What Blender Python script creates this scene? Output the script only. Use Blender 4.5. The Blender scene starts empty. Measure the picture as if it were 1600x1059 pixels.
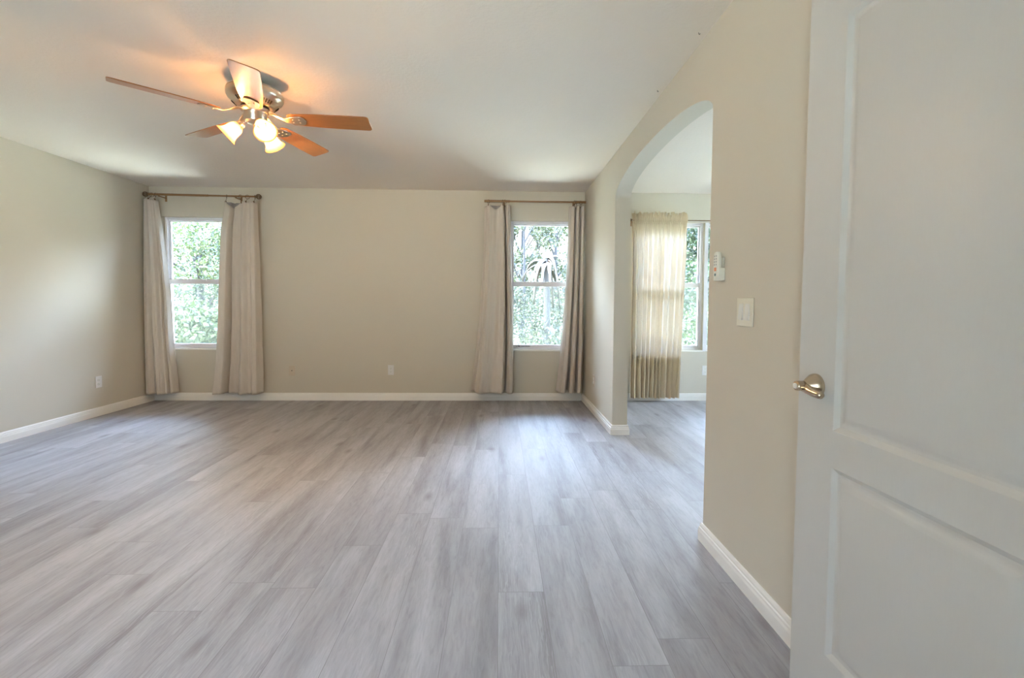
import bpy, bmesh, math, random
import numpy as np
from mathutils import Vector, Matrix, noise

S = bpy.context.scene
COL = S.collection
R = math.radians
PI = math.pi

# ------------------------------------------------------------------ camera
cam_data = bpy.data.cameras.new('camera')
cam_data.sensor_width = 36.0
cam_data.lens = 700.0 / 1600.0 * 36.0
cam_data.shift_y = -0.01677
cam_data.clip_start = 0.02
cam_data.clip_end = 300
cam = bpy.data.objects.new('camera', cam_data)
COL.objects.link(cam)
yaw, pitch, roll = 0.0280, 0.0411, 0.0065
f = Vector((math.sin(yaw) * math.cos(pitch), math.cos(yaw) * math.cos(pitch), -math.sin(pitch)))
r = Vector((math.cos(yaw), -math.sin(yaw), 0))
u = r.cross(f)
r2 = r * math.cos(roll) + u * math.sin(roll)
u2 = u * math.cos(roll) - r * math.sin(roll)
cam.matrix_world = Matrix(((r2.x, u2.x, -f.x, 0), (r2.y, u2.y, -f.y, 0), (r2.z, u2.z, -f.z, 1.143), (0, 0, 0, 1)))
S.camera = cam

# ------------------------------------------------------------------ exposure
S.view_settings.view_transform = 'Standard'
S.view_settings.look = 'None'
S.view_settings.exposure = 2.5
S.view_settings.gamma = 1.0
S.view_settings.use_curve_mapping = False
S.cycles.max_bounces = 14
S.cycles.diffuse_bounces = 8
S.cycles.glossy_bounces = 4
S.cycles.transparent_max_bounces = 24
S.cycles.sample_clamp_indirect = 6.0
S.cycles.caustics_reflective = False
S.cycles.caustics_refractive = False

# ------------------------------------------------------------------ sky
HORIZON, ZENITH, SKY_GAIN = (0.95, 0.98, 1.0), (0.38, 0.59, 1.0), 0.86
W = bpy.data.worlds.new('sky')
S.world = W
W.use_nodes = True
wn, wl = W.node_tree.nodes, W.node_tree.links
wn.clear()
wo = wn.new('ShaderNodeOutputWorld')
bg = wn.new('ShaderNodeBackground')
tc = wn.new('ShaderNodeTexCoord')
sp = wn.new('ShaderNodeSeparateXYZ')
mr = wn.new('ShaderNodeMapRange')
mx = wn.new('ShaderNodeMix'); mx.data_type = 'RGBA'
mx.inputs[6].default_value = (*HORIZON, 1)
mx.inputs[7].default_value = (*ZENITH, 1)
st = wn.new('ShaderNodeMapRange')
mr.inputs['From Min'].default_value = 0.05
mr.inputs['From Max'].default_value = 0.75
st.inputs['From Min'].default_value = 0.20
st.inputs['From Max'].default_value = 0.65
st.inputs['To Min'].default_value = 1.4 * SKY_GAIN     # horizon radiance
st.inputs['To Max'].default_value = 24.0 * SKY_GAIN     # an overcast sky is brightest overhead
wl.new(tc.outputs['Generated'], sp.inputs[0])
wl.new(sp.outputs['Z'], mr.inputs['Value'])
wl.new(sp.outputs['Z'], st.inputs['Value'])
wl.new(mr.outputs[0], mx.inputs[0])
wl.new(mx.outputs[2], bg.inputs['Color'])
wl.new(st.outputs[0], bg.inputs['Strength'])
wl.new(bg.outputs[0], wo.inputs[0])

# ------------------------------------------------------------------ sun (high and along the window wall: none falls through the windows)
sd = bpy.data.lights.new('sun', 'SUN')
sd.energy = 18.0
sd.angle = R(1.5)
sd.color = (1.0, 0.96, 0.86)
sun = bpy.data.objects.new('sun', sd)
COL.objects.link(sun)
sun.rotation_euler = (R(6), R(-36), 0)
sun.location = (0, -5, 12)

# room measures (metres, camera foot at the origin, +Y towards the windows)
D = 5.2475            # inner face of the window wall
XL, XR, TW = -3.981, 0.9903, 0.132
XE = 4.3              # far side of the adjoining room
YF = -1.7             # wall behind the camera
H = 2.4425
YN, YP, ZS, RISE = 2.1005, 3.857, 2.0507, 0.172
OT = 0.15             # outer wall thickness
WZ0, WZ1 = 0.588, 2.106
WINS = [(-3.85, -2.99), (0.128, 0.935), (1.58, 2.415), (2.455, 3.29)]
FWIN_ADDED = (-1.6, -0.7, 0.05, 2.15)    # glazed door added behind the camera to let in daylight
SWIN_ADDED = (3.55, 4.45, 0.05, 2.15)      # glazed door added in the side wall to light the adjoining room


def area_portal(name, loc, rot, sx, sy):
    d = bpy.data.lights.new(name, 'AREA')
    d.shape = 'RECTANGLE'
    d.size, d.size_y = sx, sy
    d.cycles.is_portal = True
    o = bpy.data.objects.new(name, d)
    o.location, o.rotation_euler = loc, rot
    COL.objects.link(o)
    return o


for (a, b) in WINS:
    area_portal('window_light_portal', ((a + b) / 2, D + OT + 0.02, (WZ0 + WZ1) / 2), (R(-90), 0, 0), b - a, WZ1 - WZ0)
area_portal('window_light_portal', ((FWIN_ADDED[0] + FWIN_ADDED[1]) / 2, YF - OT - 0.02, (FWIN_ADDED[2] + FWIN_ADDED[3]) / 2), (R(90), 0, 0), FWIN_ADDED[1] - FWIN_ADDED[0], FWIN_ADDED[3] - FWIN_ADDED[2])

area_portal('window_light_portal', (XE + OT + 0.02, (SWIN_ADDED[0] + SWIN_ADDED[1]) / 2, (SWIN_ADDED[2] + SWIN_ADDED[3]) / 2), (0, R(90), 0), SWIN_ADDED[3] - SWIN_ADDED[2], SWIN_ADDED[1] - SWIN_ADDED[0])


# ------------------------------------------------------------------ materials
def new_mat(name):
    m = bpy.data.materials.new(name)
    m.use_nodes = True
    n, l = m.node_tree.nodes, m.node_tree.links
    n.clear()
    out = n.new('ShaderNodeOutputMaterial')
    return m, n, l, out


def mat(name, col, rough=0.5, metal=0.0, var=0.04, vscale=6.0, bump=0.0, bscale=80.0, bdist=0.002, coat=0.0, spec=0.5, coat_ior=1.5, coat_rough=0.1, stretch=(1, 1, 1)):
    m, n, l, out = new_mat(name)
    b = n.new('ShaderNodeBsdfPrincipled')
    t = n.new('ShaderNodeTexCoord')
    mp = n.new('ShaderNodeMapping')
    mp.inputs['Scale'].default_value = stretch
    l.new(t.outputs['Object'], mp.inputs[0])
    nz = n.new('ShaderNodeTexNoise')
    nz.inputs['Scale'].default_value = vscale
    nz.inputs['Detail'].default_value = 4
    l.new(mp.outputs[0], nz.inputs['Vector'])
    mix = n.new('ShaderNodeMix'); mix.data_type = 'RGBA'
    mix.inputs[6].default_value = (*[c * (1 - var) for c in col], 1)
    mix.inputs[7].default_value = (*[min(1, c * (1 + var)) for c in col], 1)
    l.new(nz.outputs['Fac'], mix.inputs[0])
    l.new(mix.outputs[2], b.inputs['Base Color'])
    b.inputs['Roughness'].default_value = rough
    b.inputs['Metallic'].default_value = metal
    b.inputs['Specular IOR Level'].default_value = spec
    b.inputs['Coat Weight'].default_value = coat
    b.inputs['Coat IOR'].default_value = coat_ior
    b.inputs['Coat Roughness'].default_value = coat_rough
    if bump:
        n2 = n.new('ShaderNodeTexNoise')
        n2.inputs['Scale'].default_value = bscale
        n2.inputs['Detail'].default_value = 3
        l.new(mp.outputs[0], n2.inputs['Vector'])
        bp = n.new('ShaderNodeBump')
        bp.inputs['Strength'].default_value = bump
        bp.inputs['Distance'].default_value = bdist
        l.new(n2.outputs['Fac'], bp.inputs['Height'])
        l.new(bp.outputs[0], b.inputs['Normal'])
    l.new(b.outputs[0], out.inputs[0])
    return m


def mat_floor():
    m, n, l, out = new_mat('grey_oak_planks')
    b = n.new('ShaderNodeBsdfPrincipled')
    t = n.new('ShaderNodeTexCoord')
    s = n.new('ShaderNodeSeparateXYZ')
    l.new(t.outputs['Object'], s.inputs[0])
    # every row of planks starts at its own random point
    rowd = n.new('ShaderNodeMath'); rowd.operation = 'DIVIDE'; rowd.inputs[1].default_value = 0.182
    l.new(s.outputs['X'], rowd.inputs[0])
    rowf = n.new('ShaderNodeMath'); rowf.operation = 'FLOOR'
    l.new(rowd.outputs[0], rowf.inputs[0])
    rown = n.new('ShaderNodeTexWhiteNoise'); rown.noise_dimensions = '1D'
    l.new(rowf.outputs[0], rown.inputs['W'])
    rowy = n.new('ShaderNodeMath'); rowy.operation = 'MULTIPLY_ADD'; rowy.inputs[1].default_value = 1.22
    l.new(rown.outputs['Value'], rowy.inputs[0])
    l.new(s.outputs['Y'], rowy.inputs[2])
    cmb = n.new('ShaderNodeCombineXYZ')
    l.new(rowy.outputs[0], cmb.inputs['X'])
    l.new(s.outputs['X'], cmb.inputs['Y'])

    def brick(c1, c2, mortar):
        k = n.new('ShaderNodeTexBrick')
        k.offset, k.offset_frequency = 0.0, 2
        k.squash, k.squash_frequency = 1.0, 2
        k.inputs['Color1'].default_value = c1
        k.inputs['Color2'].default_value = c2
        k.inputs['Mortar'].default_value = mortar
        k.inputs['Scale'].default_value = 1.0
        k.inputs['Mortar Size'].default_value = 0.0012
        k.inputs['Mortar Smooth'].default_value = 0.3
        k.inputs['Bias'].default_value = 0.0
        k.inputs['Brick Width'].default_value = 1.22
        k.inputs['Row Height'].default_value = 0.182
        l.new(cmb.outputs[0], k.inputs['Vector'])
        return k
    k = brick((0, 0, 0, 1), (1, 1, 1, 1), (0.5, 0.5, 0.5, 1))
    # grain coordinates: stretched along the plank, shifted for every plank
    mul = n.new('ShaderNodeMath'); mul.operation = 'MULTIPLY'; mul.inputs[1].default_value = 37.0
    l.new(k.outputs['Color'], mul.inputs[0])
    g = n.new('ShaderNodeCombineXYZ')
    sx = n.new('ShaderNodeMath'); sx.operation = 'MULTIPLY'; sx.inputs[1].default_value = 1.0
    l.new(s.outputs['X'], sx.inputs[0])
    l.new(sx.outputs[0], g.inputs['X'])
    sy = n.new('ShaderNodeMath'); sy.operation = 'MULTIPLY'; sy.inputs[1].default_value = 0.13
    l.new(s.outputs['Y'], sy.inputs[0])
    l.new(sy.outputs[0], g.inputs['Y'])
    l.new(mul.outputs[0], g.inputs['Z'])

    def nz(scale, detail, rough=0.55, dist=0.0, vec=None):
        q = n.new('ShaderNodeTexNoise')
        q.inputs['Scale'].default_value = scale
        q.inputs['Detail'].default_value = detail
        q.inputs['Roughness'].default_value = rough
        q.inputs['Distortion'].default_value = dist
        l.new((vec or g).outputs[0], q.inputs['Vector'])
        return q

    def ramp(src, stops):
        q = n.new('ShaderNodeValToRGB')
        e = q.color_ramp.elements
        e[0].position, e[0].color = stops[0]
        e[1].position, e[1].color = stops[-1]
        for p_, c_ in stops[1:-1]:
            x = e.new(p_); x.color = c_
        l.new(src, q.inputs[0])
        return q

    def mixc(fac, a, bb, mode='MIX'):
        q = n.new('ShaderNodeMix'); q.data_type = 'RGBA'; q.blend_type = mode
        if isinstance(fac, float):
            q.inputs[0].default_value = fac
        else:
            l.new(fac, q.inputs[0])
        for i, v in ((6, a), (7, bb)):
            if isinstance(v, tuple):
                q.inputs[i].default_value = v
            else:
                l.new(v, q.inputs[i])
        return q.outputs[2]
    broad = nz(6.0, 4, 0.5, 0.6)
    c0 = ramp(broad.outputs['Fac'], [(0.28, (0.275, 0.26, 0.267, 1)), (0.45, (0.345, 0.335, 0.35, 1)), (0.60, (0.40, 0.393, 0.412, 1)), (0.78, (0.45, 0.445, 0.465, 1))])
    fine = nz(75.0, 5, 0.65, 0.8)
    c1 = ramp(fine.outputs['Fac'], [(0.30, (0.76, 0.76, 0.76, 1)), (0.5, (0.98, 0.98, 0.98, 1)), (0.72, (1.13, 1.13, 1.13, 1))])
    col = mixc(0.75, c0.outputs[0], c1.outputs[0], 'MULTIPLY')
    # cathedral grain: thin lime-white lines
    wv = n.new('ShaderNodeTexWave')
    wv.wave_type, wv.bands_direction = 'BANDS', 'X'
    wv.inputs['Scale'].default_value = 26.0
    wv.inputs['Distortion'].default_value = 14.0
    wv.inputs['Detail'].default_value = 3.0
    wv.inputs['Detail Scale'].default_value = 1.4
    l.new(g.outputs[0], wv.inputs['Vector'])
    lw = ramp(wv.outputs['Fac'], [(0.80, (0, 0, 0, 1)), (0.99, (0.55, 0.55, 0.55, 1))])
    msk = nz(4.0, 2)
    mk = ramp(msk.outputs['Fac'], [(0.47, (0, 0, 0, 1)), (0.63, (0.55, 0.55, 0.55, 1))])
    fac = n.new('ShaderNodeMath'); fac.operation = 'MULTIPLY'
    l.new(lw.outputs[0], fac.inputs[0]); l.new(mk.outputs[0], fac.inputs[1])
    col = mixc(fac.outputs[0], col, (0.53, 0.53, 0.55, 1))
    # knots
    vo = n.new('ShaderNodeTexVoronoi')
    vo.voronoi_dimensions = '2D'
    vo.inputs['Scale'].default_value = 1.7
    kv = n.new('ShaderNodeCombineXYZ')
    ky = n.new('ShaderNodeMath'); ky.operation = 'MULTIPLY'; ky.inputs[1].default_value = 0.42
    l.new(s.outputs['Y'], ky.inputs[0])
    l.new(s.outputs['X'], kv.inputs['X']); l.new(ky.outputs[0], kv.inputs['Y'])
    l.new(kv.outputs[0], vo.inputs['Vector'])
    kr = ramp(vo.outputs['Distance'], [(0.008, (0.55, 0.55, 0.55, 1)), (0.06, (0, 0, 0, 1))])
    col = mixc(kr.outputs[0], col, (0.16, 0.14, 0.135, 1))
    # long smoky streaks
    sm = nz(12.0, 3, 0.5, 0.3)
    smr = ramp(sm.outputs['Fac'], [(0.30, (0.80, 0.79, 0.79, 1)), (0.46, (1, 1, 1, 1)), (0.75, (1.05, 1.05, 1.06, 1))])
    col = mixc(0.8, col, smr.outputs[0], 'MULTIPLY')
    # plank to plank tone and the seams
    tone = ramp(k.outputs['Color'], [(0.0, (0.97, 0.968, 0.965, 1)), (1.0, (1.03, 1.03, 1.033, 1))])
    col = mixc(1.0, col, tone.outputs[0], 'MULTIPLY')
    sf = n.new('ShaderNodeMath'); sf.operation = 'MULTIPLY'; sf.inputs[1].default_value = 0.6
    l.new(k.outputs['Fac'], sf.inputs[0])
    col = mixc(sf.outputs[0], col, (0.17, 0.16, 0.155, 1))
    l.new(col, b.inputs['Base Color'])
    rr = n.new('ShaderNodeMapRange')
    rr.inputs['To Min'].default_value = 0.52
    rr.inputs['To Max'].default_value = 0.68
    l.new(fine.outputs['Fac'], rr.inputs['Value'])
    l.new(rr.outputs[0], b.inputs['Roughness'])
    b.inputs['Specular IOR Level'].default_value = 0.5
    bp = n.new('ShaderNodeBump')
    bp.inputs['Strength'].default_value = 0.12
    bp.inputs['Distance'].default_value = 0.002
    l.new(fine.outputs['Fac'], bp.inputs['Height'])
    bp2 = n.new('ShaderNodeBump')
    bp2.invert = True
    bp2.inputs['Strength'].default_value = 0.4
    bp2.inputs['Distance'].default_value = 0.001
    l.new(k.outputs['Fac'], bp2.inputs['Height'])
    l.new(bp.outputs[0], bp2.inputs['Normal'])
    l.new(bp2.outputs[0], b.inputs['Normal'])
    l.new(b.outputs[0], out.inputs[0])
    return m


def mat_fabric(name, col, transl, through=None, rough=0.85):
    m, n, l, out = new_mat(name)
    t = n.new('ShaderNodeTexCoord')
    mp = n.new('ShaderNodeMapping')
    mp.inputs['Scale'].default_value = (1, 1, 0.12)
    l.new(t.outputs['Object'], mp.inputs[0])
    nz = n.new('ShaderNodeTexNoise'); nz.inputs['Scale'].default_value = 60; nz.inputs['Detail'].default_value = 4
    l.new(mp.outputs[0], nz.inputs['Vector'])
    mix = n.new('ShaderNodeMix'); mix.data_type = 'RGBA'
    mix.inputs[6].default_value = (*[c * 0.93 for c in col], 1)
    mix.inputs[7].default_value = (*[min(1, c * 1.07) for c in col], 1)
    l.new(nz.outputs['Fac'], mix.inputs[0])
    wr = n.new('ShaderNodeTexNoise'); wr.inputs['Scale'].default_value = 9; wr.inputs['Detail'].default_value = 5
    wr.inputs['Distortion'].default_value = 1.2
    l.new(t.outputs['Object'], wr.inputs['Vector'])
    bp = n.new('ShaderNodeBump'); bp.inputs['Strength'].default_value = 0.35; bp.inputs['Distance'].default_value = 0.012
    l.new(wr.outputs['Fac'], bp.inputs['Height'])
    d = n.new('ShaderNodeBsdfPrincipled')
    d.inputs['Roughness'].default_value = rough
    d.inputs['Specular IOR Level'].default_value = 0.2
    d.inputs['Sheen Weight'].default_value = 0.15
    l.new(mix.outputs[2], d.inputs['Base Color'])
    l.new(bp.outputs[0], d.inputs['Normal'])
    tr = n.new('ShaderNodeBsdfTranslucent')
    if through:
        tr.inputs['Color'].default_value = (*through, 1)
    else:
        l.new(mix.outputs[2], tr.inputs['Color'])
    ms = n.new('ShaderNodeMixShader'); ms.inputs[0].default_value = transl
    l.new(d.outputs[0], ms.inputs[1]); l.new(tr.outputs[0], ms.inputs[2])
    l.new(ms.outputs[0], out.inputs[0])
    return m


def mat_glass():
    m, n, l, out = new_mat('window_glass')
    tr = n.new('ShaderNodeBsdfTransparent'); tr.inputs['Color'].default_value = (0.95, 0.975, 0.96, 1)
    gl = n.new('ShaderNodeBsdfGlossy'); gl.inputs['Roughness'].default_value = 0.02
    fr = n.new('ShaderNodeFresnel'); fr.inputs['IOR'].default_value = 1.45
    nz = n.new('ShaderNodeTexNoise'); nz.inputs['Scale'].default_value = 1.5
    bp = n.new('ShaderNodeBump'); bp.inputs['Strength'].default_value = 0.02
    l.new(nz.outputs['Fac'], bp.inputs['Height'])
    l.new(bp.outputs[0], gl.inputs['Normal'])
    ms = n.new('ShaderNodeMixShader')
    l.new(fr.outputs[0], ms.inputs[0])
    l.new(tr.outputs[0], ms.inputs[1]); l.new(gl.outputs[0], ms.inputs[2])
    l.new(ms.outputs[0], out.inputs[0])
    return m


def mat_screen():
    m, n, l, out = new_mat('insect_screen')
    tr = n.new('ShaderNodeBsdfTransparent')
    d = n.new('ShaderNodeBsdfTranslucent'); d.inputs['Color'].default_value = (0.045, 0.045, 0.034, 1)
    nz = n.new('ShaderNodeTexNoise'); nz.inputs['Scale'].default_value = 3.0
    mr_ = n.new('ShaderNodeMapRange'); mr_.inputs['To Min'].default_value = 0.14; mr_.inputs['To Max'].default_value = 0.22
    l.new(nz.outputs['Fac'], mr_.inputs['Value'])
    ms = n.new('ShaderNodeMixShader')
    l.new(mr_.outputs[0], ms.inputs[0]); l.new(tr.outputs[0], ms.inputs[1]); l.new(d.outputs[0], ms.inputs[2])
    l.new(ms.outputs[0], out.inputs[0])
    return m


def mat_leaf(name, c1, c2, transl=0.35):
    m, n, l, out = new_mat(name)
    g = n.new('ShaderNodeNewGeometry')
    r_ = n.new('ShaderNodeValToRGB')
    r_.color_ramp.elements[0].color = (*c1, 1)
    r_.color_ramp.elements[1].color = (*c2, 1)
    l.new(g.outputs['Random Per Island'], r_.inputs[0])
    d = n.new('ShaderNodeBsdfPrincipled')
    d.inputs['Roughness'].default_value = 0.45
    l.new(r_.outputs[0], d.inputs['Base Color'])
    tr = n.new('ShaderNodeBsdfTranslucent')
    l.new(r_.outputs[0], tr.inputs['Color'])
    ms = n.new('ShaderNodeMixShader'); ms.inputs[0].default_value = transl
    l.new(d.outputs[0], ms.inputs[1]); l.new(tr.outputs[0], ms.inputs[2])
    l.new(ms.outputs[0], out.inputs[0])
    return m


def mat_shade():
    m, n, l, out = new_mat('frosted_lamp_glass')
    d = n.new('ShaderNodeBsdfPrincipled')
    d.inputs['Base Color'].default_value = (0.95, 0.80, 0.60, 1)
    d.inputs['Roughness'].default_value = 0.3
    nz = n.new('ShaderNodeTexNoise'); nz.inputs['Scale'].default_value = 30
    mix = n.new('ShaderNodeMix'); mix.data_type = 'RGBA'
    mix.inputs[6].default_value = (0.19, 0.105, 0.05, 1)
    mix.inputs[7].default_value = (0.22, 0.13, 0.065, 1)
    l.new(nz.outputs['Fac'], mix.inputs[0])
    tr = n.new('ShaderNodeBsdfTranslucent')
    l.new(mix.outputs[2], tr.inputs['Color'])
    l.new(mix.outputs[2], d.inputs['Base Color'])
    ms = n.new('ShaderNodeMixShader'); ms.inputs[0].default_value = 0.6
    l.new(d.outputs[0], ms.inputs[1]); l.new(tr.outputs[0], ms.inputs[2])
    tp = n.new('ShaderNodeBsdfTransparent'); tp.inputs['Color'].default_value = (1.0, 0.88, 0.7, 1)
    m2 = n.new('ShaderNodeMixShader'); m2.inputs[0].default_value = 0.26
    l.new(ms.outputs[0], m2.inputs[1]); l.new(tp.outputs[0], m2.inputs[2])
    l.new(m2.outputs[0], out.inputs[0])
    return m


def mat_emit(name, col, s):
    m, n, l, out = new_mat(name)
    e = n.new('ShaderNodeEmission')
    e.inputs['Color'].default_value = (*col, 1)
    e.inputs['Strength'].default_value = s
    l.new(e.outputs[0], out.inputs[0])
    return m


M = {}
M['wall'] = mat('beige_wall_paint', (0.635, 0.595, 0.51), 0.75, var=0.015, vscale=2, bump=0.10, bscale=160, bdist=0.0015, spec=0.3)
M['ceiling'] = mat('white_ceiling_paint', (0.80, 0.735, 0.66), 0.85, var=0.015, vscale=3, bump=0.45, bscale=55, bdist=0.004, spec=0.2)
M['trim'] = mat('white_trim_paint', (0.88, 0.87, 0.84), 0.35, var=0.01)
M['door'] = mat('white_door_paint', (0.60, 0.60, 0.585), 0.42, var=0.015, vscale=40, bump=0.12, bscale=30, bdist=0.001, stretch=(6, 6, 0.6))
M['vinyl'] = mat('white_window_vinyl', (0.80, 0.80, 0.84), 0.35, var=0.01)
M['floor'] = mat_floor()
M['glass'] = mat_glass()
M['screen'] = mat_screen()
M['taupe'] = mat_fabric('taupe_curtain_cloth', (0.70, 0.645, 0.58), 0.12)
M['lining'] = mat_fabric('grey_curtain_lining', (0.36, 0.34, 0.34), 0.12)
M['cream'] = mat_fabric('cream_sheer_cloth', (0.70, 0.58, 0.40), 0.17, (0.80, 0.78, 0.76))
M['rod'] = mat('bronze_rod', (0.36, 0.215, 0.11), 0.35, 0.65, var=0.1, vscale=20)
M['bronze'] = mat('dark_bronze', (0.20, 0.135, 0.08), 0.35, 0.8, var=0.15, vscale=60)
M['nickel'] = mat('brushed_nickel', (0.66, 0.58, 0.48), 0.28, 1.0, var=0.05, vscale=40, bump=0.05, bscale=300, stretch=(1, 1, 12))
M['dark_slot'] = mat('dark_motor_gap', (0.02, 0.018, 0.016), 0.6)
M['handle'] = mat('satin_brass_nickel', (0.60, 0.50, 0.37), 0.24, 1.0, var=0.05, vscale=40)
M['blade'] = mat('cherry_blade_wood', (0.36, 0.145, 0.045), 0.30, var=0.22, vscale=9, stretch=(1.2, 14, 14), coat=0.35, coat_ior=1.6, coat_rough=0.18)
M['shade'] = mat_shade()
M['bulb'] = mat_emit('bulb_glow', (1.0, 0.80, 0.50), 3.0)
M['plate'] = mat('white_plate_plastic', (0.78, 0.77, 0.76), 0.35, var=0.01)
M['ivory'] = mat('ivory_plate_plastic', (0.76, 0.73, 0.62), 0.35, var=0.01)
M['rocker'] = mat('white_rocker_plastic', (0.80, 0.80, 0.76), 0.3, var=0.01)
M['slot'] = mat('dark_outlet_slot', (0.06, 0.055, 0.05), 0.6)
M['wallplate'] = mat('beige_painted_plate', (0.62, 0.545, 0.44), 0.5, var=0.01)
M['remote'] = mat('white_remote_plastic', (0.78, 0.79, 0.72), 0.35, var=0.01)
M['grey_key'] = mat('grey_rubber_key', (0.42, 0.43, 0.42), 0.6)
M['orange_key'] = mat('orange_key', (0.80, 0.28, 0.13), 0.5)
M['teal_key'] = mat('dark_teal_key', (0.10, 0.20, 0.20), 0.5)
M['sticker'] = mat('clear_grey_sticker', (0.66, 0.66, 0.70), 0.4)
M['ink'] = mat('grey_ink', (0.10, 0.10, 0.12), 0.5)
M['grass'] = mat('lawn_grass', (0.45, 0.41, 0.30), 0.9, var=0.30, vscale=3, bump=0.8, bscale=40, bdist=0.03)
M['bark'] = mat('grey_bark', (0.013, 0.0115, 0.012), 0.9, var=0.3, vscale=10, bump=0.8, bscale=30, bdist=0.02, stretch=(3, 3, 0.5))
M['leaf_a'] = mat_leaf('leaf_bright', (0.0143, 0.0272, 0.0054), (0.0415, 0.0503, 0.0177))
M['leaf_b'] = mat_leaf('leaf_mid', (0.0109, 0.0218, 0.0075), (0.0320, 0.0435, 0.0197))
M['leaf_c'] = mat_leaf('leaf_pale', (0.0153, 0.0195, 0.0068), (0.0391, 0.0433, 0.0204))
M['leaf_dry'] = mat_leaf('leaf_dry_frond', (0.013, 0.0095, 0.006), (0.034, 0.026, 0.018), 0.2)


# ------------------------------------------------------------------ mesh helpers
class MB:
    def __init__(self):
        self.bm = bmesh.new()

    def box(self, a, b):
        (x0, y0, z0), (x1, y1, z1) = a, b
        v = [self.bm.verts.new(p) for p in ((x0, y0, z0), (x1, y0, z0), (x1, y1, z0), (x0, y1, z0), (x0, y0, z1), (x1, y0, z1), (x1, y1, z1), (x0, y1, z1))]
        for q in ((3, 2, 1, 0), (4, 5, 6, 7), (0, 1, 5, 4), (1, 2, 6, 5), (2, 3, 7, 6), (3, 0, 4, 7)):
            self.bm.faces.new([v[i] for i in q])
        return self

    def cbox(self, c, s):
        return self.box([c[i] - s[i] / 2 for i in range(3)], [c[i] + s[i] / 2 for i in range(3)])

    def tube(self, pts, rad, seg=10, cap=True, closed=False):
        pts = [Vector(p) for p in pts]
        n = len(pts)
        rads = rad if isinstance(rad, (list, tuple)) else [rad] * n
        rings = []
        up = Vector((0.13, 0.31, 0.94)).normalized()
        for i, p in enumerate(pts):
            if closed:
                t = pts[(i + 1) % n] - pts[i - 1]
            else:
                t = pts[min(i + 1, n - 1)] - pts[max(i - 1, 0)]
            t.normalize()
            a = t.cross(up)
            if a.length < 1e-3:
                a = t.cross(Vector((1, 0, 0)))
            a.normalize()
            b = t.cross(a)
            rings.append([self.bm.verts.new(p + (a * math.cos(2 * PI * k / seg) + b * math.sin(2 * PI * k / seg)) * rads[i]) for k in range(seg)])
        m = n if closed else n - 1
        for i in range(m):
            A, B = rings[i], rings[(i + 1) % n]
            for k in range(seg):
                self.bm.faces.new((A[k], A[(k + 1) % seg], B[(k + 1) % seg], B[k]))
        if cap and not closed:
            self.bm.faces.new(rings[0][::-1])
            self.bm.faces.new(rings[-1])
        return self

    def lathe(self, prof, mtx=None, seg=32, closed_ends=True):
        """prof: list of (radius, height) along local z"""
        mtx = mtx or Matrix()
        rings = []
        for (rr, z) in prof:
            rings.append([self.bm.verts.new(mtx @ Vector((max(rr, 1e-4) * math.cos(2 * PI * k / seg), max(rr, 1e-4) * math.sin(2 * PI * k / seg), z))) for k in range(seg)])
        for A, B in zip(rings, rings[1:]):
            for k in range(seg):
                self.bm.faces.new((A[k], A[(k + 1) % seg], B[(k + 1) % seg], B[k]))
        if closed_ends:
            self.bm.faces.new(rings[0][::-1])
            self.bm.faces.new(rings[-1])
        return self

    def prism(self, outline, h, mtx=None):
        """outline in local xy, extruded along local z from 0 to h"""
        mtx = mtx or Matrix()
        a = [self.bm.verts.new(mtx @ Vector((x, y, 0))) for x, y in outline]
        b = [self.bm.verts.new(mtx @ Vector((x, y, h))) for x, y in outline]
        n = len(a)
        self.bm.faces.new(a[::-1])
        self.bm.faces.new(b)
        for i in range(n):
            self.bm.faces.new((a[i], a[(i + 1) % n], b[(i + 1) % n], b[i]))
        return self

    def ball(self, c, rad, seg=16, rings=10, scale=(1, 1, 1)):
        mt = Matrix.Translation(c) @ Matrix.Diagonal((*scale, 1))
        bmesh.ops.create_uvsphere(self.bm, u_segments=seg, v_segments=rings, radius=rad, matrix=mt)
        return self

    def build(self, name, m, parent=None, bevel=0.0, smooth=True, bseg=2, angle=35):
        bm = self.bm
        bmesh.ops.recalc_face_normals(bm, faces=bm.faces[:])
        me = bpy.data.meshes.new(name)
        bm.to_mesh(me)
        bm.free()
        return link_mesh(name, me, m, parent, bevel, smooth, bseg, angle)


def link_mesh(name, me, m, parent=None, bevel=0.0, smooth=True, bseg=2, angle=35):
    me.materials.append(m)
    o = bpy.data.objects.new(name, me)
    COL.objects.link(o)
    if smooth:
        me.polygons.foreach_set('use_smooth', [True] * len(me.polygons))
        me.set_sharp_from_angle(angle=R(angle))
    if bevel:
        b = o.modifiers.new('bevel', 'BEVEL')
        b.width, b.segments, b.limit_method, b.angle_limit = bevel, bseg, 'ANGLE', R(40)
    if parent is not None:
        o.parent = parent
    return o


def tag(o, label=None, cat=None, group=None, kind=None):
    if label: o['label'] = label
    if cat: o['category'] = cat
    if group: o['group'] = group
    if kind: o['kind'] = kind
    return o


def empty(name, loc, rot=(0, 0, 0)):
    o = bpy.data.objects.new(name, None)
    o.empty_display_size = 0.1
    o.location, o.rotation_euler = loc, rot
    COL.objects.link(o)
    return o


def struct(o, label, cat):
    return tag(o, label, cat, kind='structure')


# ------------------------------------------------------------------ room shell
FX0, FX1, FY0, FY1 = XL - OT, XE + OT, YF - OT, D + OT
struct(MB().box((FX0, FY0, -0.12), (FX1, FY1, 0)).build('floor', M['floor'], smooth=False), 'grey wood-look plank floor running towards the windows', 'floor')
struct(MB().box((FX0, FY0, H), (FX1, FY1, H + 0.15)).build('ceiling', M['ceiling'], smooth=False), 'off-white textured ceiling above both rooms', 'ceiling')

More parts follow.
